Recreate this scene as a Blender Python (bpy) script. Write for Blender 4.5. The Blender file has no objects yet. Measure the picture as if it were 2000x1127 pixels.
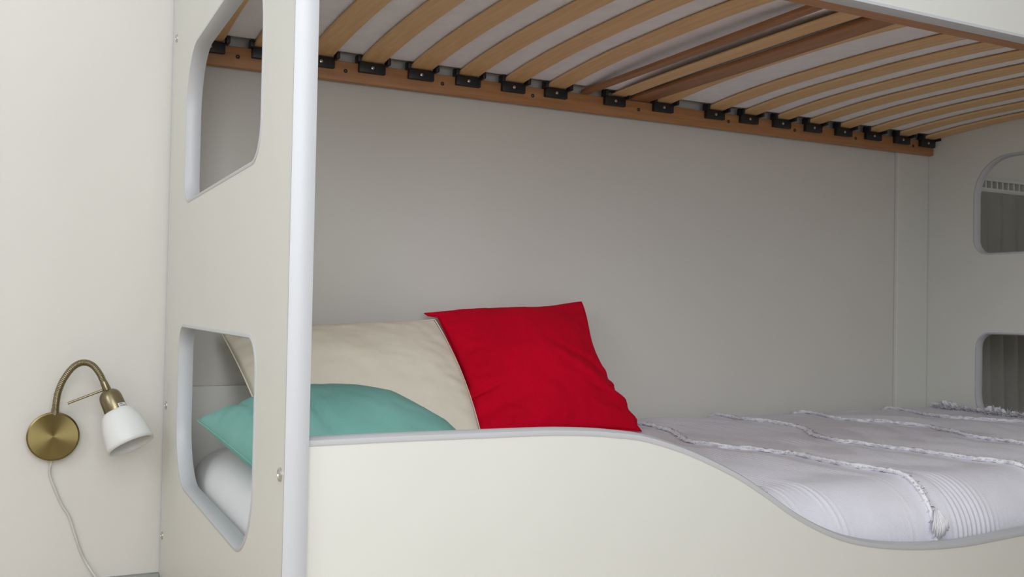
import bpy, bmesh, math, random
from mathutils import Vector, Matrix, noise
from mathutils.geometry import tessellate_polygon
PI = math.pi
S = bpy.context.scene
COL = S.collection
random.seed(7)

# ------------------------------------------------------------------ camera, light, exposure
cam_d = bpy.data.cameras.new('camera'); cam = bpy.data.objects.new('camera', cam_d); COL.objects.link(cam)
cam_d.sensor_width = 36.0; cam_d.sensor_fit = 'HORIZONTAL'; cam_d.lens = 1890.67 / 2000 * 36
cam_d.clip_start = 0.01
Rt = Vector((0.89216, -0.45132, 0.01891)); Up = Vector((-0.02674, -0.01098, 0.99958)); Fw = Vector((0.45092, 0.89229, 0.02186))
m = Matrix((Rt, Up, -Fw)).transposed().to_4x4(); m.translation = Vector((-0.24096, -1.90769, 0.55135))
cam.matrix_world = m
S.camera = cam

w = bpy.data.worlds.new('world'); S.world = w; w.use_nodes = True
bg = w.node_tree.nodes['Background']; bg.inputs[0].default_value = (0.86, 0.92, 1.0, 1); bg.inputs[1].default_value = 1.0

def area(name, loc, rot, sx, sy, power, color):
    l = bpy.data.lights.new(name, 'AREA'); l.shape = 'RECTANGLE'; l.size = sx; l.size_y = sy; l.energy = power; l.color = color
    o = bpy.data.objects.new(name, l); COL.objects.link(o); o.location = loc; o.rotation_euler = rot
    return o
# overcast daylight entering through the window in the wall opposite the bed
area('window_daylight', (-0.24, -2.44, 1.30), (PI / 2, 0, 0), 1.3, 1.6, 29, (0.94, 0.975, 1.0))
# fill light added on the left to brighten the end panel's outer face
area('side_fill', (-1.93, -1.75, 1.72), (0, -PI / 2, 0), 1.0, 1.1, 15, (0.94, 0.97, 1.0))
S.view_settings.view_transform = 'Standard'; S.view_settings.look = 'None'
S.view_settings.gamma = 1.0; S.view_settings.exposure = 0.0
try: S.view_settings.use_curve_mapping = False
except Exception: pass

# ------------------------------------------------------------------ materials
def mat(name, base, rough=0.6, metal=0.0, var=0.0, vscale=20, vstretch=(1, 1, 1), bump=0.0, bscale=200, bstretch=(1, 1, 1), base2=None, spec=0.5, **kw):
    M = bpy.data.materials.new(name); M.use_nodes = True; nt = M.node_tree; b = nt.nodes['Principled BSDF']
    b.inputs['Base Color'].default_value = (*base, 1); b.inputs['Roughness'].default_value = rough
    b.inputs['Metallic'].default_value = metal; b.inputs['Specular IOR Level'].default_value = spec
    for k, v in kw.items(): b.inputs[k.replace('_', ' ')].default_value = v
    tc = nt.nodes.new('ShaderNodeTexCoord')
    if var or base2:
        mp = nt.nodes.new('ShaderNodeMapping'); mp.inputs['Scale'].default_value = [vscale * s for s in vstretch]
        nz = nt.nodes.new('ShaderNodeTexNoise'); nz.inputs['Detail'].default_value = 4; nz.inputs['Scale'].default_value = 1
        mx = nt.nodes.new('ShaderNodeMix'); mx.data_type = 'RGBA'
        c2 = base2 or tuple(c * (1 - var) for c in base)
        mx.inputs[6].default_value = (*base, 1); mx.inputs[7].default_value = (*c2, 1)
        rmp = nt.nodes.new('ShaderNodeMapRange'); rmp.inputs[1].default_value = 0.35; rmp.inputs[2].default_value = 0.65
        nt.links.new(tc.outputs['Object'], mp.inputs[0]); nt.links.new(mp.outputs[0], nz.inputs['Vector'])
        nt.links.new(nz.outputs[0], rmp.inputs[0]); nt.links.new(rmp.outputs[0], mx.inputs[0]); nt.links.new(mx.outputs[2], b.inputs['Base Color'])
    if bump:
        mp = nt.nodes.new('ShaderNodeMapping'); mp.inputs['Scale'].default_value = [bscale * s for s in bstretch]
        nz = nt.nodes.new('ShaderNodeTexNoise'); nz.inputs['Detail'].default_value = 3; nz.inputs['Scale'].default_value = 1
        bp = nt.nodes.new('ShaderNodeBump'); bp.inputs['Strength'].default_value = bump; bp.inputs['Distance'].default_value = 0.002
        nt.links.new(tc.outputs['Object'], mp.inputs[0]); nt.links.new(mp.outputs[0], nz.inputs['Vector'])
        nt.links.new(nz.outputs[0], bp.inputs['Height']); nt.links.new(bp.outputs[0], b.inputs['Normal'])
    return M

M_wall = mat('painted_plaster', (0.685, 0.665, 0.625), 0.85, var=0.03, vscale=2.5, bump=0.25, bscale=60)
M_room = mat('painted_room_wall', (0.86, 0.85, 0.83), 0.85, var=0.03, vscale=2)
M_ceil = mat('ceiling_paint', (0.82, 0.82, 0.80), 0.9, var=0.02, vscale=2)
M_floor = mat('oak_laminate', (0.64, 0.53, 0.41), 0.45, base2=(0.56, 0.45, 0.33), vscale=6, vstretch=(0.3, 4, 1))
M_skirt = mat('grey_skirting', (0.30, 0.30, 0.28), 0.6, var=0.1, vscale=10)
M_lam = mat('cream_laminate', (0.70, 0.70, 0.66), 0.42, var=0.02, vscale=5, bump=0.06, bscale=500)
M_edge = mat('white_plastic_edging', (0.54, 0.55, 0.58), 0.40, var=0.02, vscale=8)
M_steel = mat('steel_screw', (0.62, 0.62, 0.60), 0.28, 1.0, var=0.1, vscale=300)
M_dark = mat('dark_recess', (0.03, 0.025, 0.02), 0.7, var=0.2, vscale=100)
M_slat = mat('birch_plywood_slat', (0.74, 0.48, 0.235), 0.5, base2=(0.66, 0.40, 0.18), vscale=30, vstretch=(3, 0.25, 3), bump=0.05, bscale=300, bstretch=(2, .1, 2))
M_rail = mat('stained_pine_rail', (0.46, 0.225, 0.095), 0.5, base2=(0.38, 0.17, 0.065), vscale=30, vstretch=(0.2, 3, 3))
M_beam = mat('stained_pine_beam', (0.36, 0.165, 0.065), 0.5, base2=(0.28, 0.12, 0.045), vscale=30, vstretch=(3, .2, 3))
M_black = mat('black_rubber', (0.012, 0.013, 0.016), 0.45, var=0.2, vscale=40)
M_matt = mat('mattress_ticking', (0.88, 0.85, 0.86), 0.9, var=0.06, vscale=30, bump=0.5, bscale=500)
M_sheet = mat('white_cotton_sheet', (0.84, 0.84, 0.86), 0.85, var=0.03, vscale=12, bump=0.3, bscale=700)
M_spread = mat('white_cotton_bedspread', (0.80, 0.79, 0.87), 0.85, var=0.04, vscale=25, bump=0.35, bscale=500)
M_fringe = mat('white_chenille_fringe', (0.88, 0.87, 0.92), 0.9, var=0.05, vscale=60)
M_red = mat('red_cotton', (0.66, 0.002, 0.024), 0.85, base2=(0.57, 0.002, 0.020), vscale=8, bump=0.35, bscale=900, spec=0.08)
M_cream = mat('cream_cotton', (0.88, 0.82, 0.69), 0.85, var=0.04, vscale=10, bump=0.3, bscale=700)
M_teal = mat('teal_cotton', (0.19, 0.45, 0.405), 0.8, base2=(0.22, 0.48, 0.435), vscale=10, bump=0.35, bscale=900, spec=0.3)
M_brass = mat('antique_brass', (0.27, 0.23, 0.14), 0.30, 1.0, var=0.12, vscale=200)
M_glass = mat('opal_glass', (0.77, 0.78, 0.775), 0.4, var=0.01, vscale=10)
M_bulb = mat('frosted_bulb', (0.62, 0.42, 0.36), 0.25, var=0.3, vscale=60)
M_cord = mat('clear_plastic_cord', (0.62, 0.61, 0.57), 0.35, base2=(0.50, 0.49, 0.45), vscale=14)
M_paper = mat('paper_sticker', (0.75, 0.75, 0.72), 0.6, var=0.03, vscale=60)
M_ink = mat('black_ink', (0.05, 0.05, 0.05), 0.6, var=0.1, vscale=60)
M_curt = mat('grey_curtain_cloth', (0.30, 0.29, 0.265), 0.9, var=0.1, vscale=14, bump=0.3, bscale=400)
M_crail = mat('white_curtain_rail', (0.62, 0.62, 0.58), 0.5, var=0.04, vscale=20)
M_frame = mat('white_window_paint', (0.85, 0.85, 0.84), 0.4, var=0.02, vscale=20)
M_pane = bpy.data.materials.new('window_glass'); M_pane.use_nodes = True
_n = M_pane.node_tree; _p = _n.nodes['Principled BSDF']; _p.inputs['Transmission Weight'].default_value = 1; _p.inputs['Roughness'].default_value = 0.02; _p.inputs['IOR'].default_value = 1.1

# brushed brass of the round wall plate: the brushing runs in circles, so the highlight fans out
M_plate = mat('brushed_brass_plate', (0.235, 0.19, 0.08), 0.24, 1.0)
_n = M_plate.node_tree; _p = _n.nodes['Principled BSDF']; _p.inputs['Anisotropic'].default_value = 0.92
_t = _n.nodes.new('ShaderNodeTangent'); _t.direction_type = 'RADIAL'; _t.axis = 'Y'
_n.links.new(_t.outputs[0], _p.inputs['Tangent'])

# ------------------------------------------------------------------ helpers
OFF = {}
def tag(o, label=None, cat=None, group=None, kind=None):
    if label: o['label'] = label
    if cat: o['category'] = cat
    if group: o['group'] = group
    if kind: o['kind'] = kind
    return o
def thing(name, loc, label, cat, group=None):
    o = bpy.data.objects.new(name, None); COL.objects.link(o); o.location = loc; o.empty_display_size = 0.05
    OFF[o.name] = Vector(loc); return tag(o, label, cat, group)
def mesh_obj(name, vs, fs, material, parent=None, smooth=False, origin=None):
    """vertices are world coordinates; children are stored relative to their thing's base"""
    off = OFF[parent.name] if parent else Vector(origin or (0, 0, 0))
    me = bpy.data.meshes.new(name); me.from_pydata([tuple(Vector(v) - off) for v in vs], [], fs)
    bm = bmesh.new(); bm.from_mesh(me); bmesh.ops.recalc_face_normals(bm, faces=bm.faces); bm.to_mesh(me); bm.free()
    me.materials.append(material)
    if smooth:
        me.polygons.foreach_set('use_smooth', [True] * len(me.polygons))
        if smooth != 'all':
            me.set_sharp_from_angle(angle=math.radians(smooth))
    o = bpy.data.objects.new(name, me); COL.objects.link(o)
    if parent: o.parent = parent; 
    else: o.location = off
    OFF[o.name] = off
    return o
def clone(o, parent, d):
    c = o.copy(); COL.objects.link(c); c.parent = parent; c.location = o.location + Vector(d); OFF[c.name] = OFF[o.name]
    for k in o.children:
        q = k.copy(); COL.objects.link(q); q.parent = c; OFF[q.name] = OFF[o.name]
    return c
class G:
    def __init__(s): s.v = []; s.f = []
    def add(s, vs, fs):
        n = len(s.v); s.v += [tuple(v) for v in vs]; s.f += [tuple(i + n for i in f) for f in fs]; return s
    def box(s, x0, x1, y0, y1, z0, z1, bev=0.0, seg=2):
        bm = bmesh.new(); bmesh.ops.create_cube(bm, size=1)
        for v in bm.verts: v.co = Vector(((x0 + x1) / 2 + v.co.x * (x1 - x0), (y0 + y1) / 2 + v.co.y * (y1 - y0), (z0 + z1) / 2 + v.co.z * (z1 - z0)))
        if bev: bmesh.ops.bevel(bm, geom=list(bm.edges), offset=bev, segments=seg, profile=0.5, affect='EDGES')
        bm.verts.index_update()
        s.add([v.co for v in bm.verts], [[v.index for v in f.verts] for f in bm.faces]); bm.free(); return s
    def tube(s, pts, r, n=10, cap=True, jitter=None):
        pts = [Vector(p) for p in pts]; R = r if callable(r) else (lambda t: r)
        t0 = (pts[1] - pts[0]).normalized(); u = t0.orthogonal().normalized(); vs = []; fs = []
        for i, p in enumerate(pts):
            t = (pts[min(i + 1, len(pts) - 1)] - pts[max(i - 1, 0)]).normalized()
            u = (u - t * u.dot(t)).normalized(); w_ = t.cross(u); rr = R(i / (len(pts) - 1))
            for k in range(n):
                a = 2 * PI * k / n; q = rr * (1 + (jitter(i, k) if jitter else 0))
                vs.append(p + (u * math.cos(a) + w_ * math.sin(a)) * q)
        for i in range(len(pts) - 1):
            for k in range(n):
                fs.append((i * n + k, i * n + (k + 1) % n, (i + 1) * n + (k + 1) % n, (i + 1) * n + k))
        if cap: fs.append(tuple(range(n))); fs.append(tuple((len(pts) - 1) * n + k for k in range(n)))
        return s.add(vs, fs)
    def lathe(s, c, axis, prof, n=32, closed=False):
        """prof: list of (distance along axis, radius)"""
        c = Vector(c); a = Vector(axis).normalized(); u = a.orthogonal().normalized(); w_ = a.cross(u); vs = []; fs = []
        for h, r in prof:
            for k in range(n):
                t = 2 * PI * k / n; vs.append(c + a * h + (u * math.cos(t) + w_ * math.sin(t)) * max(r, 1e-5))
        L = len(prof)
        for i in range(L - 1 + (1 if closed else 0)):
            j = (i + 1) % L
            for k in range(n): fs.append((i * n + k, i * n + (k + 1) % n, j * n + (k + 1) % n, j * n + k))
        return s.add(vs, fs)
    def build(s, name, material, parent=None, smooth=False, origin=None): return mesh_obj(name, s.v, s.f, material, parent, smooth, origin)

def rounded(pts, radii, seg=10):
    """polygon (2D, in order) with rounded corners"""
    out = []; n = len(pts)
    for i in range(n):
        p = Vector(pts[i]); a = (Vector(pts[i - 1]) - p).normalized(); b = (Vector(pts[(i + 1) % n]) - p).normalized(); r = radii[i]
        if r <= 0: out.append(p.copy()); continue
        ang = a.angle(b); d = r / math.tan(ang / 2); c = p + (a + b).normalized() * (r / math.sin(ang / 2))
        s_ = p + a * d - c; e = p + b * d - c
        a0 = math.atan2(s_.y, s_.x); a1 = math.atan2(e.y, e.x); da = (a1 - a0 + PI) % (2 * PI) - PI
        for k in range(seg + 1): t = a0 + da * k / seg; out.append(c + Vector((math.cos(t), math.sin(t))) * r)
    return out
def catmull(P, sub=6):
    out = []; P = [Vector(p) for p in P]
    for i in range(len(P) - 1):
        p0 = P[max(i - 1, 0)]; p1 = P[i]; p2 = P[i + 1]; p3 = P[min(i + 2, len(P) - 1)]
        for k in range(sub):
            t = k / sub
            out.append(0.5 * ((2 * p1) + (p2 - p0) * t + (2 * p0 - 5 * p1 + 4 * p2 - p3) * t * t + (3 * p1 - p0 - 3 * p2 + p3) * t ** 3))
    out.append(P[-1]); return out
def slab(g, loops, to3, lo, hi):
    """plate with holes: loops = [outer, hole, ...] of 2D points; to3(a, b, depth)"""
    flat = [q for L in loops for q in L]; n = len(flat)
    tris = tessellate_polygon([[Vector((q[0], q[1], 0)) for q in L] for L in loops])
    vs = [to3(q[0], q[1], lo) for q in flat] + [to3(q[0], q[1], hi) for q in flat]
    fs = [tuple(t) for t in tris] + [tuple(i + n for i in t) for t in tris]; k = 0
    for L in loops:
        for i in range(len(L)):
            a = k + i; b = k + (i + 1) % len(L); fs.append((a, b, b + n, a + n))
        k += len(L)
    return g.add(vs, fs)
def edging(g, path, to3, lo, hi, closed, side, lip=0.004, proud=0.0012, bulge=0.003):
    """T-moulding swept along a 2D path; side=+1/-1 picks which way the plate lies"""
    mid = (lo + hi) / 2; n = len(path)
    prof = [(lip, lo - proud * .4), (lip * .7, lo - proud), (0.0, lo - proud), (-bulge * .6, lo + .003), (-bulge, mid), (-bulge * .6, hi - .003), (0.0, hi + proud), (lip * .7, hi + proud), (lip, hi + proud * .4)]
    vs = []; fs = []
    for i in range(n):
        a = path[(i - 1) % n] if closed or i else path[0]; b = path[(i + 1) % n] if closed or i < n - 1 else path[-1]
        t = (Vector(b) - Vector(a)).normalized(); nn = Vector((-t.y, t.x)) * side
        for d, h in prof: q = Vector(path[i]) + nn * d; vs.append(to3(q.x, q.y, h))
    m_ = len(prof)
    for i in range(n if closed else n - 1):
        j = (i + 1) % n
        for k in range(m_): fs.append((i * m_ + k, i * m_ + (k + 1) % m_, j * m_ + (k + 1) % m_, j * m_ + k))
    if not closed: fs.append(tuple(range(m_))); fs.append(tuple((n - 1) * m_ + k for k in range(m_)))
    return g.add(vs, fs)
def fbm(x, y, z, o=3):
    s_ = 0; a = 1
    for i in range(o): s_ += a * noise.noise(Vector((x, y, z))); x *= 2.1; y *= 2.1; z *= 2.1; a *= .5
    return s_
def sstep(a, b, x):
    t = min(1, max(0, (x - a) / (b - a))); return t * t * (3 - 2 * t)

# ------------------------------------------------------------------ the room
X0, X1, Y0, ZC = -2.0, 3.4, -2.5, 2.45
def struct(name, g, m_, **k): return tag(g.build(name, m_, **k), kind='structure')
struct('floor', G().box(X0 - .1, X1 + .1, Y0 - .1, .1, -.1, 0), M_floor)
struct('ceiling', G().box(X0 - .1, X1 + .1, Y0 - .1, .1, ZC, ZC + .1), M_ceil)
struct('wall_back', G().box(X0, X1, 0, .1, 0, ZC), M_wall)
vy0, vy1, vz0, vz1 = -2.35, -1.15, 1.15, 2.28
struct('wall_left', G().box(X0 - .1, X0, Y0, vy0, 0, ZC).box(X0 - .1, X0, vy1, 0, 0, ZC).box(X0 - .1, X0, vy0, vy1, 0, vz0).box(X0 - .1, X0, vy0, vy1, vz1, ZC), M_room)
wl = struct('added_side_window', G().box(X0 - .08, X0 - .02, vy0, vy0 + .05, vz0, vz1, .004).box(X0 - .08, X0 - .02, vy1 - .05, vy1, vz0, vz1, .004)
            .box(X0 - .08, X0 - .02, vy0, vy1, vz0, vz0 + .05, .004).box(X0 - .08, X0 - .02, vy0, vy1, vz1 - .05, vz1, .004), M_frame)  # unseen window, added to go with the side fill light
G().box(X0 - .055, X0 - .05, vy0 + .05, vy1 - .05, vz0 + .05, vz1 - .05).build('pane', M_pane, wl)
struct('wall_right', G().box(X1, X1 + .1, Y0, 0, 0, ZC), M_room)
wx0, wx1, wz0, wz1 = -.94, 0.46, .45, 2.15
struct('wall_front', G().box(X0, wx0, Y0 - .1, Y0, 0, ZC).box(wx1, X1, Y0 - .1, Y0, 0, ZC).box(wx0, wx1, Y0 - .1, Y0, 0, wz0).box(wx0, wx1, Y0 - .1, Y0, wz1, ZC), M_room)
wn = struct('window_1', G().box(wx0, wx0 + .05, Y0 - .08, Y0 - .02, wz0, wz1, .004).box(wx1 - .05, wx1, Y0 - .08, Y0 - .02, wz0, wz1, .004)
            .box(wx0, wx1, Y0 - .08, Y0 - .02, wz0, wz0 + .05, .004).box(wx0, wx1, Y0 - .08, Y0 - .02, wz1 - .05, wz1, .004).box(-.25, -.19, Y0 - .08, Y0 - .02, wz0, wz1, .004), M_frame)
G().box(wx0 + .05, wx1 - .05, Y0 - .055, Y0 - .05, wz0 + .05, wz1 - .05).build('pane', M_pane, wn)
G().box(wx0 - .04, wx1 + .04, Y0, Y0 + .12, wz0 - .03, wz0, .004).build('window_sill', M_frame, wn)
bbg = G(); prof = [(0, 0), (-.014, 0), (-.014, .043), (-.009, .051), (0, .052)]
bbg.add([(X0, y, z) for y, z in prof] + [(-.003, y, z) for y, z in prof], [(i, (i + 1) % 5, 5 + (i + 1) % 5, 5 + i) for i in range(5)] + [(0, 1, 2, 3, 4), (5, 6, 7, 8, 9)])
struct('baseboard_back', bbg, M_skirt)

# ------------------------------------------------------------------ bunk bed
T = .022; L = 2.022; D = .937; TOP = 1.52
bed = thing('bunk_bed', (1.02, -.47, 0), 'cream laminate bunk bed with white plastic edging, rounded cutouts and wavy guard panel', 'bunk bed')
def hole(y0, y1, z0, z1, rb, rf, up):
    """y1 is the wall side; the big radii are at the top when up, else at the bottom"""
    P = [(y0, z0), (y1, z0), (y1, z1), (y0, z1)]
    return rounded(P, [.045, .04, rb, rf] if up else [rf, rb, .04, .04], 12)
def end_panel(x, yb_up, yb_lo, screws):
    to3 = lambda a, b, h: (x + h, a, b)
    outer = rounded([(-.934, 0), (-.0055, 0), (-.0055, TOP), (-.934, TOP)], [0, 0, .06, .06], 8)
    holes = [hole(-.782, yb_lo, .2525, .5125, .10, .10, False), hole(-.781, yb_up, .7225, .975, .10, .10, True), hole(-.782, yb_lo, 1.19, 1.45, .10, .10, False)]
    pan = slab(G(), [outer] + holes, to3, 0, T).build('end_panel', M_lam, bed)
    for h in holes:
        # which side the board lies on follows from the hole's winding (anticlockwise: board to the right)
        edging(G(), h, to3, 0, T, True, -1).build('cutout_edging', M_edge, pan, smooth=50)
    path = [Vector((-.934, 0.0)), Vector((-.934, .7))] + list(reversed([q for q in outer if q[1] > 1])) + [Vector((-.0055, .7)), Vector((-.0055, 0.0))]
    edging(G(), path, to3, 0, T, False, -1, lip=.0035, bulge=.003).build('edge_strip', M_edge, pan, smooth=50)
    for y, z in screws:
        s_ = -1 if x < 1 else 1; x_ = x if x < 1 else x + T; g = G()
        g.lathe((x_, y, z), (s_, 0, 0), [(0, .0072), (.0016, .0072), (.0026, .006), (.0028, .0038), (.0012, .0034), (.0012, 0)], 20)
        sc = g.build('screw', M_steel, pan, smooth=30)
    return pan
end_panel(0.0, -.196, -.177, [(-.047, 1.038), (-.034, .364), (-.028, .125), (-.913, .378), (-.913, 1.15)])
end_panel(L, -.161, -.170, [(-.047, 1.038), (-.034, .364), (-.913, .378)])

curve = [(.0225, .413), (.12, .4135), (.216, .413), (.30, .4125), (.34, .411), (.375, .4085), (.397, .406), (.434, .401), (.472, .391), (.511, .378), (.552, .361), (.594, .341), (.637, .316), (.681, .289), (.727, .266), (.774, .248), (.823, .236), (.873, .228), (.925, .2225), (.978, .2195), (1.034, .219), (1.151, .2235), (1.3, .2265), (1.6, .2265), (2.0215, .2265)]
top = catmull([Vector(c) for c in curve], 4)
g = G(); yl, yh = -.926, -.904
to3 = lambda a, b, h: (a, h, b)
slab(g, [[Vector((.0225, .02)), Vector((2.0215, .02))] + list(reversed(top))], to3, yl, yh)
gp = tag(g.build('guard_panel', M_lam, bed), 'low front guard panel with a wavy white edged top')
edging(G(), top, to3, yl, yh, False, -1, lip=.006, proud=.0015).build('edge_strip', M_edge, gp, smooth=50)
# board along the wall, the same wave
g = G(); tb = [Vector((q.x, q.y - .017 - .06 * sstep(.45, .9, q.x))) for q in top]
slab(g, [[Vector((.0225, .02)), Vector((2.0215, .02))] + list(reversed(tb))], to3, -.019, -.002)
tag(g.build('back_panel', M_lam, bed), 'cream board along the wall behind the pillows')
# upper guard
g = G(); ut = [Vector((.0225, 1.40)), Vector((.45, 1.40)), Vector((.62, 1.36)), Vector((.8, 1.28)), Vector((1.0, 1.24)), Vector((2.0215, 1.24))]
ut = catmull(ut, 6); lowp = [Vector((.0225, .99)), Vector((2.0215, .99))]
slab(g, [lowp + list(reversed(ut))], to3, yl, yh)
ug = tag(g.build('upper_guard_panel', M_lam, bed), 'upper front guard panel over the slats')
edging(G(), ut, to3, yl, yh, False, -1, lip=.006, proud=.0015).build('edge_strip', M_edge, ug, smooth=50)
edging(G(), lowp, to3, yl, yh, False, 1, lip=.0045, proud=.001, bulge=.001).build('edge_strip', M_edge, ug, smooth=50)
G().box(1.902, 2.0215, -.0125, -.0005, .02, 1.45, .002).build('corner_post', M_lam, bed)
G().box(.0225, 2.0215, -.9035, -.0195, .105, .127, .001).build('mattress_board', M_lam, bed)

# ------------------------------------------------------------------ slatted base of the upper bunk
base = thing('slatted_bed_base', (1.02, -.44, 1.003), 'wooden slatted bed base with black slat holders under the upper mattress', 'bed base')
YB, YF = -.030, -.845
def slat_z(y): return 1.0455 + .0175 * (1 - abs((y + .44) / .41) ** 2.6)
G().box(.024, 2.020, YB, -.0135, 1.003, 1.043, .0025).build('side_rail', M_rail, base, smooth=30)
G().box(.024, 2.020, -.9025, YF, 1.003, 1.043, .0025).build('side_rail', M_rail, base, smooth=30)
# the rail's own bolt holes, each with a sunk dark plug
for x in (.113, .219, .325, .535, .75, 1.03, 1.295, 1.509, 1.722, 1.939):
    G().lathe((x, YB, 1.0235), (0, -1, 0), [(0, .0042), (.0004, .0042), (.0004, .003), (-.0002, 0)], 12).build('bolt_hole', M_dark, base)
G().box(.872, .895, YF, YB, 1.043, 1.0515, .002).build('cross_beam', M_beam, base, smooth=30)
G().box(1.001, 1.056, YF, YB, 1.043, 1.0515, .002).build('cross_beam', M_beam, base, smooth=30)
xs = [.060, .166, .272, .378, .484, .591, .699, .805, .960, 1.095, 1.248, 1.354, 1.460, 1.566, 1.672, 1.780, 1.888, 1.992]
def slat_g(xc, wd=.051, th=.006, flat=0):
    g = G(); n = 22; vs = []; fs = []; c = .0022
    sec = [(-wd / 2 + c, 0), (wd / 2 - c, 0), (wd / 2, c), (wd / 2, th - c), (wd / 2 - c, th), (-wd / 2 + c, th), (-wd / 2, th - c), (-wd / 2, c)]
    for i in range(n + 1):
        y = -.034 + (-.842 + .034) * i / n
        for a, b in sec: vs.append((xc + a, y, slat_z(y) * (1 - flat) + 1.0475 * flat + b))
    for i in range(n):
        for k in range(8): fs.append((i * 8 + k, i * 8 + (k + 1) % 8, (i + 1) * 8 + (k + 1) % 8, (i + 1) * 8 + k))
    fs += [tuple(range(8)), tuple(n * 8 + k for k in range(8))]
    return g.add(vs, fs)
def holder_g(xc, yr, s_):
    g = G(); b = sorted((yr, yr + s_ * .011)); g.box(xc - .028, xc + .028, b[0], b[1], 1.0235, 1.0445, .0015)
    b = sorted((yr + s_ * .0015, yr + s_ * .030))
    for e in (-1, 1):      # cheeks that cup the end of the slat
        c = sorted((xc + e * .0275, xc + e * .0345)); b = sorted((yr + s_ * .0015, yr + s_ * .024)); g.box(c[0], c[1], b[0], b[1], 1.041, 1.0545, .0012)
    b = sorted((yr + s_ * .0012, yr + s_ * .008)); g.box(xc - .0335, xc + .0335, b[0], b[1], 1.0538, 1.0568, .0008)
    return g
slat0 = slat_g(xs[0]).build('slat', M_slat, base, smooth=30)
hb = holder_g(xs[0], YB, -1).build('slat_holder', M_black, base, smooth=30)
G().lathe((xs[0], YB - .011, 1.034), (0, -1, 0), [(0, .0036), (.001, .0032), (.0016, .0018), (.0016, 0)], 12).build('rivet', M_steel, hb, smooth=40)
hf = holder_g(xs[0], YF, 1).build('slat_holder', M_black, base, smooth=30)
for x in xs[1:]:
    d = (x - xs[0], 0, 0)
    if x == .960: slat_g(.9735, .042, .006, .75).build('slat', M_slat, base, smooth=30)      # the narrow slat between the two beams lies flatter
    else: clone(slat0, base, d)
    if x < 1.98: clone(hb, base, d); clone(hf, base, d)
    else:
        clone(hb, base, (1.9865 - xs[0], 0, 0)); clone(hf, base, (1.9865 - xs[0], 0, 0))

# ------------------------------------------------------------------ mattresses
def loft_mattress(x0, x1, y0, y1, zt, zb_f, r, nx=90, bott_noise=.0, droop=False):
    """rounded cushion block: rings in the y/z plane, pulled in towards both ends"""
    g = G(); vs = []; fs = []; nr = 6; sec = []
    def ring(inset):
        out = []; a0, a1, b1 = y0 + inset, y1 - inset, zt - inset; rr = max(r - inset * .6, .006)
        for (cy, cz, s0) in ((a1 - rr, b1 - rr, 0), (a0 + rr, b1 - rr, PI / 2)):
            for k in range(nr + 1): t = s0 + PI / 2 * k / nr; out.append((cy + rr * math.cos(t), cz + rr * math.sin(t)))
        nb = 26
        for (cy, s0) in ((a0 + rr, PI), ):
            for k in range(nr + 1):
                t = s0 + PI / 2 * k / nr; y = cy + rr * math.cos(t); out.append((y, zb_f(y) + inset + rr + rr * math.sin(t)))
        for k in range(1, nb): y = a0 + rr + (a1 - a0 - 2 * rr) * k / nb; out.append((y, zb_f(y) + inset))
        for k in range(nr + 1):
            t = 1.5 * PI + PI / 2 * k / nr; y = a1 - rr + rr * math.cos(t); out.append((y, zb_f(y) + inset + rr + rr * math.sin(t)))
        return out
    X = []; ne = 7
    for k in range(ne + 1): t = PI / 2 * k / ne; X.append((x0 + r * (1 - math.sin(t)), r * (1 - math.cos(t))))
    X = list(reversed([(x, i) for x, i in [(x0 + r * (1 - math.sin(PI / 2 * k / ne)), r * (1 - math.cos(PI / 2 * k / ne))) for k in range(ne + 1)]]))
    # X now runs from the inner edge of the rounding to the end cap; order it end -> inside
    left = [(x0 + r * (1 - math.cos(PI / 2 * k / ne)), r * (1 - math.sin(PI / 2 * k / ne))) for k in range(ne + 1)]
    right = [(x1 - (x - x0), i) for x, i in reversed(left)]
    mid = [(x0 + r + (x1 - x0 - 2 * r) * k / nx, 0) for k in range(1, nx)]
    cuts = left + mid + right; m_ = None
    for x, i in cuts:
        R_ = ring(i); m_ = len(R_)
        for y, z in R_:
            dz = bott_noise * fbm(x * 7, y * 7, 3.3) if z < zt - .03 else .002 * fbm(x * 5, y * 5, 1.0)
            if droop and z < zt - .08: dz -= .011 * math.exp(-((x - .921) / .012) ** 2) * sstep(-.045, -.12, y) * sstep(-.83, -.75, y)      # the ticking sags between the beam and the next slat
            vs.append((x, y, z + dz))
    for i in range(len(cuts) - 1):
        for k in range(m_): fs.append((i * m_ + k, i * m_ + (k + 1) % m_, (i + 1) * m_ + (k + 1) % m_, (i + 1) * m_ + k))
    fs += [tuple(range(m_)), tuple((len(cuts) - 1) * m_ + k for k in range(m_))]
    return g.add(vs, fs)
um = loft_mattress(.030, 2.014, -.835, -.028, 1.215, lambda y: slat_z(y) + .0072, .030, bott_noise=.0006, nx=260, droop=True).build('upper_mattress', M_matt, None, smooth='all', origin=(1.02, -.43, 1.06))
tag(um, 'pale grey mattress lying on the wooden slats of the upper bunk', 'mattress')
OFF[um.name] = Vector((1.02, -.43, 1.06))
for z_ in (1.088, 1.20):
    pts = rounded([(.033, -.833), (2.011, -.833), (2.011, -.030), (.033, -.030)], [.03] * 4, 6)
    pts = [(q.x, q.y, z_) for q in pts] + [(pts[0].x, pts[0].y, z_)]
    G().tube(pts, .0028, 6).build('piping', M_matt, um, smooth='all')
lm = loft_mattress(.034, 2.010, -.874, -.032, .291, lambda y: .1275, .068).build('lower_mattress', M_sheet, None, smooth='all', origin=(1.02, -.45, .21))
tag(lm, 'lower bunk mattress in a smooth white fitted sheet', 'mattress')

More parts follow.
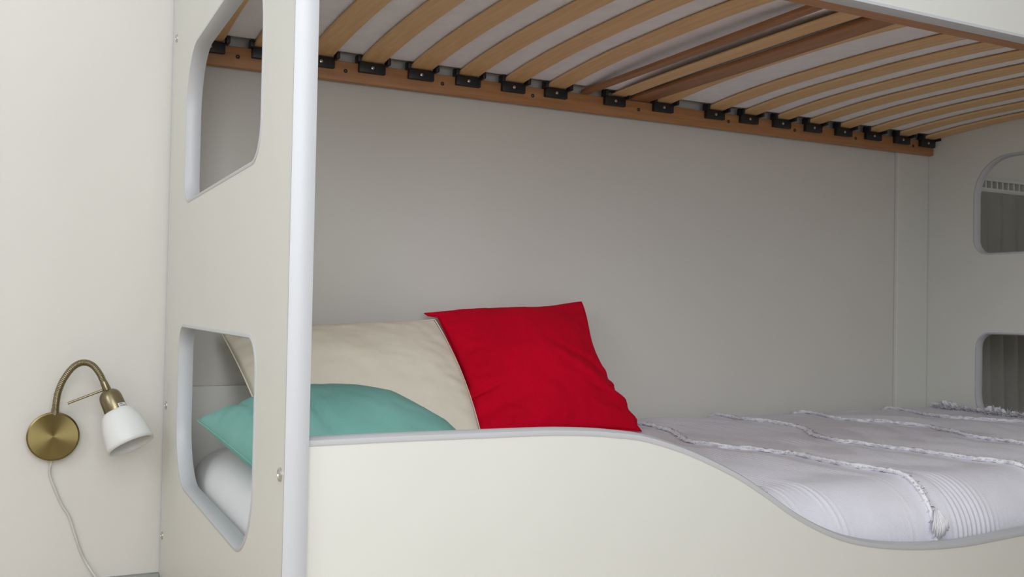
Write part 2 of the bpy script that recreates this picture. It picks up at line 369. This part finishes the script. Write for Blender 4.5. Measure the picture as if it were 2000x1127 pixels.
# ------------------------------------------------------------------ bedspread with tufted strips
def sec_pts():
    P = []; zt = 0.0
    P = [(-.0235, -.055)] + [(-.052 + .03 * math.cos(PI / 2 * k / 8), -.03 + .03 * math.sin(PI / 2 * k / 8)) for k in range(9)]
    n = 112
    for k in range(1, n): P.append((-.052 + (-.803 + .052) * k / n, 0))
    for k in range(19): t = PI / 2 + PI / 2 * k / 18; P.append((-.803 + .085 * math.cos(t), -.085 + .085 * math.sin(t)))
    for k in range(1, 5): P.append((-.888 - .001 * math.sin(k), -.085 - .008 * k))
    return P
SEC = sec_pts()
STRIP = [.665, .96, 1.235, 1.535, 1.83]
def strip_x(i, y): return STRIP[i] + (.030 * math.sin(y * 9 + i * 1.7) + .018 * math.sin(y * 21 + i) + .010 * noise.noise(Vector((y * 14, i, 0)))) * (1 - sstep(-.7, -.88, y) * .6) + .03 * sstep(-.6, -.9, y) * (1 if i % 2 else 1.4)
def spread_pt(x, j):
    y, dz = SEC[j]; y0, z0 = SEC[max(j - 1, 0)]; y1, z1 = SEC[min(j + 1, len(SEC) - 1)]
    n = Vector((0, -(z0 - z1), (y0 - y1))); n = n.normalized() if n.length else Vector((0, 0, 1))
    if n.z < 0 and abs(dz) < .03: n = -n
    bz = .2990 + .004 * (x - .5)
    lift = .0060 * fbm(x * 3.2, y * 3.0, 0.0, 2) + .0035 * noise.noise(Vector((x * 11 + 3 * y, y * 4, 2.0)))
    # soft creases that run with the strips
    lift += .0060 * max(0, noise.noise(Vector((x * 17 + 2 * math.sin(y * 6), y * 3.5, 5.0)))) * sstep(-.02, -.15, y)
    # woven cords, about one every centimetre, in bands between the tufted strips
    d = min(abs(x - strip_x(i, y)) for i in range(len(STRIP)))
    band = sstep(.030, .05, d) * (.65 + .35 * sstep(-.2, .2, noise.noise(Vector((x * 5, y * 2.5, 9.0)))))
    lift += .00115 * math.sin(2 * PI * (x + .02 * math.sin(y * 8) + .008 * noise.noise(Vector((x * 6, y * 7, 1)))) / .0115) * band
    lift += .004 * math.exp(-(d / .012) ** 2) * .4
    lift = max(lift, -.0006)
    if dz < -.03 and y > -.1: lift = min(lift, .001)
    if y < -.83: lift = min(lift, .009)
    return Vector((x, y, bz + dz)) + n * lift
g = G(); NXs = 720; xa, xb = .50, 2.0165; nj = len(SEC); vs = []; fs = []
for i in range(NXs + 1):
    x = xa + (xb - xa) * i / NXs
    for j in range(nj): vs.append(spread_pt(x, j))
for i in range(NXs):
    for j in range(nj - 1): fs.append((i * nj + j, i * nj + j + 1, (i + 1) * nj + j + 1, (i + 1) * nj + j))
spread = g.add(vs, fs).build('bedspread', M_spread, None, smooth='all', origin=(1.26, -.45, .30))
sm = spread.modifiers.new('thickness', 'SOLIDIFY'); sm.thickness = .0018; sm.offset = -1
tag(spread, 'white cotton bedspread with tufted strips over the lower mattress', 'bedspread')
def at_y(x, y):
    best = min(range(nj), key=lambda j: abs(SEC[j][0] - y) + (100 if SEC[j][1] < -.06 else 0)); return spread_pt(x, best)
for i in range(len(STRIP)):
    g = G(); path = []
    for j in range(3, nj - 1):
        p = spread_pt(strip_x(i, SEC[j][0]), j); path.append(p + Vector((0, 0, .0035)) if SEC[j][1] > -.03 else p + Vector((0, -.0015, 0)))
    rn = random.Random(i); 
    g.tube(path, .0038, 8, jitter=lambda a, b: rn.uniform(-.45, .5))
    for k in range(1500):
        q = path[rn.randrange(len(path) - 1)] + Vector((rn.uniform(-.004, .004), rn.uniform(-.004, .004), 0)); ln = rn.uniform(.005, .011)
        side = 1 if rn.random() < .5 else -1
        tip = q + Vector((side * ln, rn.uniform(-.004, .004), rn.uniform(-.001, .004) - (0 if q.z > .27 else .004)))
        d_ = Vector((0, .0009, 0)); e_ = Vector((0, 0, .0009))
        g.add([q + d_, q - d_, q + e_ * 2, tip], [(0, 1, 3), (1, 2, 3), (2, 0, 3), (0, 1, 2)])
    tag(g.build('tufted_strip', M_fringe, spread, smooth='all'), kind='stuff')
# tassel at the front end of the second strip
g = G(); rn = random.Random(5); x_ = strip_x(1, -.88)
for k in range(90):
    a = rn.uniform(-1, 1); q = Vector((x_ + a * .005, -.891, .262 - rn.uniform(0, .012))); tip = Vector((x_ + a * .016 + rn.uniform(-.003, .003), -.898, .222 + abs(a) * .012 + rn.uniform(-.003, .004)))
    g.tube([q, (q + tip) / 2 + Vector((a * .003, -.004, 0)), tip], .0011, 4)
tag(g.build('tassel', M_fringe, spread, smooth='all'), kind='stuff')
# frilled fringe along the foot end
g = G(); vs = []; fs = []; n = 420
for i in range(n + 1):
    y = -.06 - .80 * i / n; am = .006 * math.sin(i * .55 + 2 * noise.noise(Vector((i * .05, 0, 0))))
    b_ = at_y(1.992, y); h = .012 + .022 * max(0, noise.noise(Vector((y * 14, 3, 0)))) + .003 * math.sin(i * .9)
    vs += [b_ + Vector((0, 0, -.002)), b_ + Vector((am * .6, 0, h * .5)), b_ + Vector((am - .006, .002 * math.sin(i), h))]
for i in range(n):
    for k in range(2): fs.append((i * 3 + k, i * 3 + k + 1, i * 3 + k + 4, i * 3 + k + 3))
g.add(vs, fs); rn = random.Random(11)
for k in range(1500):
    y = -.06 - .8 * rn.random(); b_ = at_y(1.990, y); ln = rn.uniform(.010, .026)
    p0 = b_ + Vector((rn.uniform(-.006, .002), 0, rn.uniform(0, .008))); tip = p0 + Vector((rn.uniform(-.022, .010), rn.uniform(-.008, .008), ln * rn.uniform(.0, .9)))
    g.add([p0 + Vector((0, .0008, 0)), p0 - Vector((0, .0008, 0)), p0 + Vector((0, 0, .0016)), tip], [(0, 1, 3), (1, 2, 3), (2, 0, 3), (0, 1, 2)])
fr = g.build('fringe', M_fringe, spread, smooth='all'); tag(fr, kind='stuff')

# ------------------------------------------------------------------ pillows
def pillow(name, TL, TR, BR, BL, front, back, material, label, cat, inset=(.02, .02, .02, .02), n=64, wr=.004, seed=0, shape=None, relief=None, power=.55, flow=None):
    """four corners seen from the front, bulging `front` metres towards the viewer and `back` away"""
    TL, TR, BR, BL = map(Vector, (TL, TR, BR, BL)); c = (TL + TR + BR + BL) / 4
    nrm = ((TR - BL).cross(TL - BR)).normalized()
    if nrm.y > 0: nrm = -nrm
    vs = []; fs = []
    def P(u, v, s_):
        # u left->right, v bottom->top; the sides draw in between the corners
        it, ir, ib, il = inset
        eu = math.sin(PI * v) ** .8 if 0 < v < 1 else 0; ev = math.sin(PI * u) ** .8 if 0 < u < 1 else 0
        if shape: eL, eR, eB, eT = shape(u, v)
        else: eL = eR = eB = eT = 0
        W = ((TR - TL).length + (BR - BL).length) / 2; H = ((TL - BL).length + (TR - BR).length) / 2
        uu = u + (1 - u) * (il * eu + eL) / W - u * (ir * eu + eR) / W
        vv = v + (1 - v) * (ib * ev + eB) / H - v * (it * ev + eT) / H
        p = BL * (1 - uu) * (1 - vv) + BR * uu * (1 - vv) + TL * (1 - uu) * vv + TR * uu * vv
        b = (max(0, math.sin(PI * u)) ** power) * (max(0, math.sin(PI * v)) ** power)
        ed = min(u, 1 - u, v, 1 - v)
        wrk = wr * fbm(u * 4 + seed, v * 4, s_ * 3.1 + seed, 3) * sstep(0, .06, ed)
        wrk += wr * .7 * noise.noise(Vector((u * 16 + seed, v * 16, seed))) * sstep(0, .03, ed) * (1 - sstep(.08, .22, ed))
        if relief and s_ > 0: wrk += relief(u, v)
        off = (front if s_ > 0 else back) * b + (wrk if s_ > 0 else abs(wrk) * .3)
        return p + nrm * off * s_
    for s_ in (1, -1):
        for i in range(n + 1):
            for j in range(n + 1):
                vs.append(P(i / n, j / n, s_))
    m_ = (n + 1) ** 2
    for s_ in (0, 1):
        for i in range(n):
            for j in range(n):
                a = s_ * m_ + i * (n + 1) + j; fs.append((a, a + 1, a + n + 2, a + n + 1))
    me = bpy.data.meshes.new(name); org = Vector((c.x, c.y, min(q.z for q in (TL, TR, BR, BL))))
    me.from_pydata([tuple(v - org) for v in vs], [], fs)
    bm = bmesh.new(); bm.from_mesh(me); bmesh.ops.remove_doubles(bm, verts=bm.verts, dist=1e-5); bmesh.ops.recalc_face_normals(bm, faces=bm.faces); bm.to_mesh(me); bm.free()
    me.materials.append(material); me.polygons.foreach_set('use_smooth', [True] * len(me.polygons))
    o = bpy.data.objects.new(name, me); COL.objects.link(o); o.location = org; OFF[o.name] = org; tag(o, label, cat)
    # seam that runs round the rim
    ring = [P(i / 48, 0, 1) for i in range(48)] + [P(1, i / 48, 1) for i in range(48)] + [P(1 - i / 48, 1, 1) for i in range(48)] + [P(0, 1 - i / 48, 1) for i in range(49)]
    G().tube(ring, .0014, 6).build('seam', material, o, smooth='all')
    return o

def red_shape(u, v):
    eL = .024 * sstep(.016, .034, 1 - v)
    if v >= 1: eL = 0
    eR = 0
    if v < .97:
        eR = .020 * sstep(.02, .45, v) * (1 - sstep(.55, .98, v)) - .006 * math.exp(-((v - .40) / .05) ** 2)
        eR += .0045 * math.sin(v * 52) * (1 - sstep(.30, .50, v)) * sstep(0, .06, v)
    return eL, eR, 0, -.004 * math.exp(-((u - .22) / .15) ** 2) + .005 * math.exp(-((u - .72) / .15) ** 2)
def red_relief(u, v):
    r = 0
    r -= .013 * math.exp(-((v - .30 - .05 * u) / .022) ** 2) * math.exp(-(u / .14) ** 2)          # tuck at the left edge
    r += .006 * math.exp(-((v - .40 + .9 * (u - .75)) / .05) ** 2) * sstep(.45, .9, u)             # diagonal crease to the right edge
    r -= .005 * math.exp(-((v - .52 + .6 * (u - .75)) / .04) ** 2) * sstep(.5, .95, u)
    r -= .006 * math.exp(-((v - .14 - .25 * u) / .04) ** 2) * (1 - sstep(.1, .5, u))
    return r
pillow('red_cushion', (.503, -.036, .540), (.878, -.040, .572), (.894, -.260, .308), (.508, -.262, .309), .052, .008, M_red,
       'bright red square cushion leaning on the wall in the lower bunk', 'cushion', inset=(.004, .006, .012, .010), wr=.004, seed=3.1, shape=red_shape, relief=red_relief, n=90, power=.5)
pillow('cream_pillow', (.090, -.050, .500), (.512, -.070, .528), (.522, -.285, .312), (.148, -.215, .314), .066, .018, M_cream,
       'large cream pillow leaning behind the teal pillow', 'pillow', inset=(.004, -.012, .0, .006), wr=.0045, seed=8.4, power=.55)
def teal_relief(u, v):
    r = 0
    for k, (s0, w0) in enumerate(((.12, .02), (.2, .018), (.3, .022))):
        r -= .006 * math.exp(-((u - s0 - .10 * (v - .5) ** 2) / w0) ** 2) * sstep(0, .25, v)
    return r
pillow('teal_pillow', (.029, -.195, .353), (.372, -.405, .340), (.320, -.790, .336), (.045, -.665, .329), .097, .048, M_teal,
       'teal green pillow lying at the left end in front of the cream pillow', 'pillow', inset=(.0, .01, .02, .004), wr=.004, seed=1.7, relief=teal_relief, power=.5)

# ------------------------------------------------------------------ wall lamp
lamp = thing('wall_lamp', (-.186, 0, .313), 'antique brass gooseneck wall lamp with white bell glass beside the bed', 'lamp')
g = G(); n = 64
g.lathe((-.186, 0, .3125), (0, -1, 0), [(0, .0395), (.010, .0425), (.0155, .0430), (.0175, .0425), (.0185, .0405), (.0188, .0400), (.0192, 0)], n)
pl = g.build('wall_plate', M_plate, None, smooth=12, origin=(-.186, 0, .3125))
pl.parent = lamp; pl.location = (0, 0, -.0005); OFF[pl.name] = Vector((-.186, 0, .3125))
arm = [(-.1845, -.010, .350), (-.1837, -.016, .3561), (-.183, -.026, .3742), (-.1805, -.035, .3928), (-.1725, -.045, .4158), (-.1586, -.052, .4366), (-.1436, -.057, .4447), (-.1288, -.06, .4403), (-.1169, -.06, .4258), (-.1089, -.06, .4087)]
path = catmull(arm, 26)
g = G(); g.tube(path, lambda t: .0056, 14, jitter=lambda i, k: .07 if (i % 3) == 0 else -.05)
g.build('gooseneck', M_brass, lamp, smooth=60)
G().lathe((-.1843, -.013, .3525), (.03, -.25, 1), [(0, .0065), (.008, .0064), (.010, .0055)], 20).build('collar', M_brass, lamp, smooth=30)
a0 = Vector((-.1095, -.060, .4105)); a1 = Vector((-.1028, -.0605, .3948)); ax = (Vector((-.0618, -.106, .2945)) - a1).normalized()
G().lathe(a0, (a1 - a0), [(-.002, .0052), (0, .0060), (.010, .0068), (.019, .0072), (.019, 0)], 20).build('collar', M_brass, lamp, smooth=30)
g = G(); g.lathe(a1, ax, [(0, 0), (0, .0085), (.002, .0125), (.006, .0163), (.011, .0185), (.018, .0192), (.043, .0196), (.0445, .0190), (.0445, .017), (.04, .0165), (.04, 0)], 40)
sock = g.build('lamp_socket', M_brass, lamp, smooth=35)
# little printed sticker on the socket
u = ax.orthogonal().normalized(); toc = (Vector((-.241, -1.908, .551)) - a1).normalized(); toc = (toc - ax * toc.dot(ax)).normalized(); sd = ax.cross(toc)
if sd.x < 0: sd = -sd
def cyl(ang, h, r): return a1 + ax * h + (toc * math.cos(ang) + sd * math.sin(ang)) * r
vs = []; fs = []
for i in range(7):
    an = .35 + .85 * i / 6; vs += [cyl(an, .0335, .0199), cyl(an, .0425, .0200)]
for i in range(6): fs.append((2 * i, 2 * i + 1, 2 * i + 3, 2 * i + 2))
st = mesh_obj('sticker', vs, fs, M_paper, lamp)
vs = []; fs = []
for q, (h0, h1, t0, t1) in enumerate(((.0352, .0362, .45, .80), (.0376, .0382, .45, 1.02), (.0392, .0398, .45, .95))):
    for i in range(5):
        an = t0 + (t1 - t0) * i / 4; vs += [cyl(an, h0, .02015), cyl(an, h1, .02015)]
    b = q * 10
    for i in range(4): fs.append((b + 2 * i, b + 2 * i + 1, b + 2 * i + 3, b + 2 * i + 2))
mesh_obj('print', vs, fs, M_ink, st)
G().tube([(-.1662, -.060, .3741), (-.1625, -.060, .3756), (-.1045, -.060, .3985)], lambda t: .0021, 10).build('switch_rod', M_brass, lamp, smooth=40)
# bell glass
s0 = a1 + ax * .041
outp = [(.0, .0175), (.0005, .0220), (.003, .0252), (.010, .0295), (.020, .0335), (.033, .0368), (.047, .0387), (.060, .0394), (.0675, .0392)]
inp = [(h - .0004, r - .0022) for h, r in reversed(outp[2:])] + [(.0045, .017)]
G().lathe(s0, ax, outp + inp, 56, closed=True).build('glass_shade', M_glass, lamp, smooth='all')
b0 = a1 + ax * .040
G().lathe(b0, ax, [(0, 0), (0, .0095), (.014, .010), (.024, .0130), (.036, .0185), (.046, .0205), (.053, .0190), (.058, .0110), (.0595, 0)], 32).build('bulb', M_bulb, lamp, smooth='all')
cord = [(-.186, -.008, .272), (-.1885, -.006, .262), (-.1897, -.004, .2459), (-.1843, -.004, .2275), (-.1693, -.004, .1902), (-.1562, -.004, .1666), (-.1444, -.004, .1292), (-.1308, -.004, .0914), (-.1088, -.016, .0553), (-.088, -.020, .028), (-.07, -.03, .0035), (-.02 - .1, -.10, .0028), (-.22, -.13, .0028)]
tag(G().tube(catmull(cord, 8), .0023, 8).build('power_cord', M_cord, lamp, smooth='all'), 'thin translucent cord hanging down from the plate')

# ------------------------------------------------------------------ curtain beyond the foot end
ct = thing('curtain', (2.6, 0, 0), 'grey pleated curtain beyond the right end panel, seen through its cutouts', 'curtain')
g = G(); vs = []; fs = []; nx, nz = 260, 30
for i in range(nx + 1):
    x = 2.075 + 1.1 * i / nx
    for j in range(nz + 1):
        z = .915 - .895 * j / nz; fl = (.915 - z); a = .004 + .010 * sstep(0, .5, fl)
        ph = 2 * PI * x / .062 + 1.2 * noise.noise(Vector((x * 5, 0, 0)))
        y = -.040 - .03 * fl + a * (math.sin(ph) * .8 + .35 * max(0, math.sin(ph)) ** 6)
        vs.append((x + .004 * math.sin(z * 6 + x * 9), min(y, -.006), z))
for i in range(nx):
    for j in range(nz): a = i * (nz + 1) + j; fs.append((a, a + 1, a + nz + 2, a + nz + 1))
cl = g.add(vs, fs).build('curtain_cloth', M_curt, ct, smooth='all')
r = G().box(2.06, 3.2, -.030, -.001, .9505, .9595, .002).box(2.06, 3.2, -.030, -.001, .917, .931, .002).box(2.06, 3.2, -.008, -.001, .925, .955).build('curtain_rail', M_crail, ct, smooth=30)
for k in range(46):
    x = 2.068 + k * .0245
    if k == 0: f0 = G().box(x, x + .006 + .0, -.028, -.009, .9305, .951, .001).build('rail_divider', M_crail, ct)
    else: clone(f0, ct, (k * .0245, 0, 0))
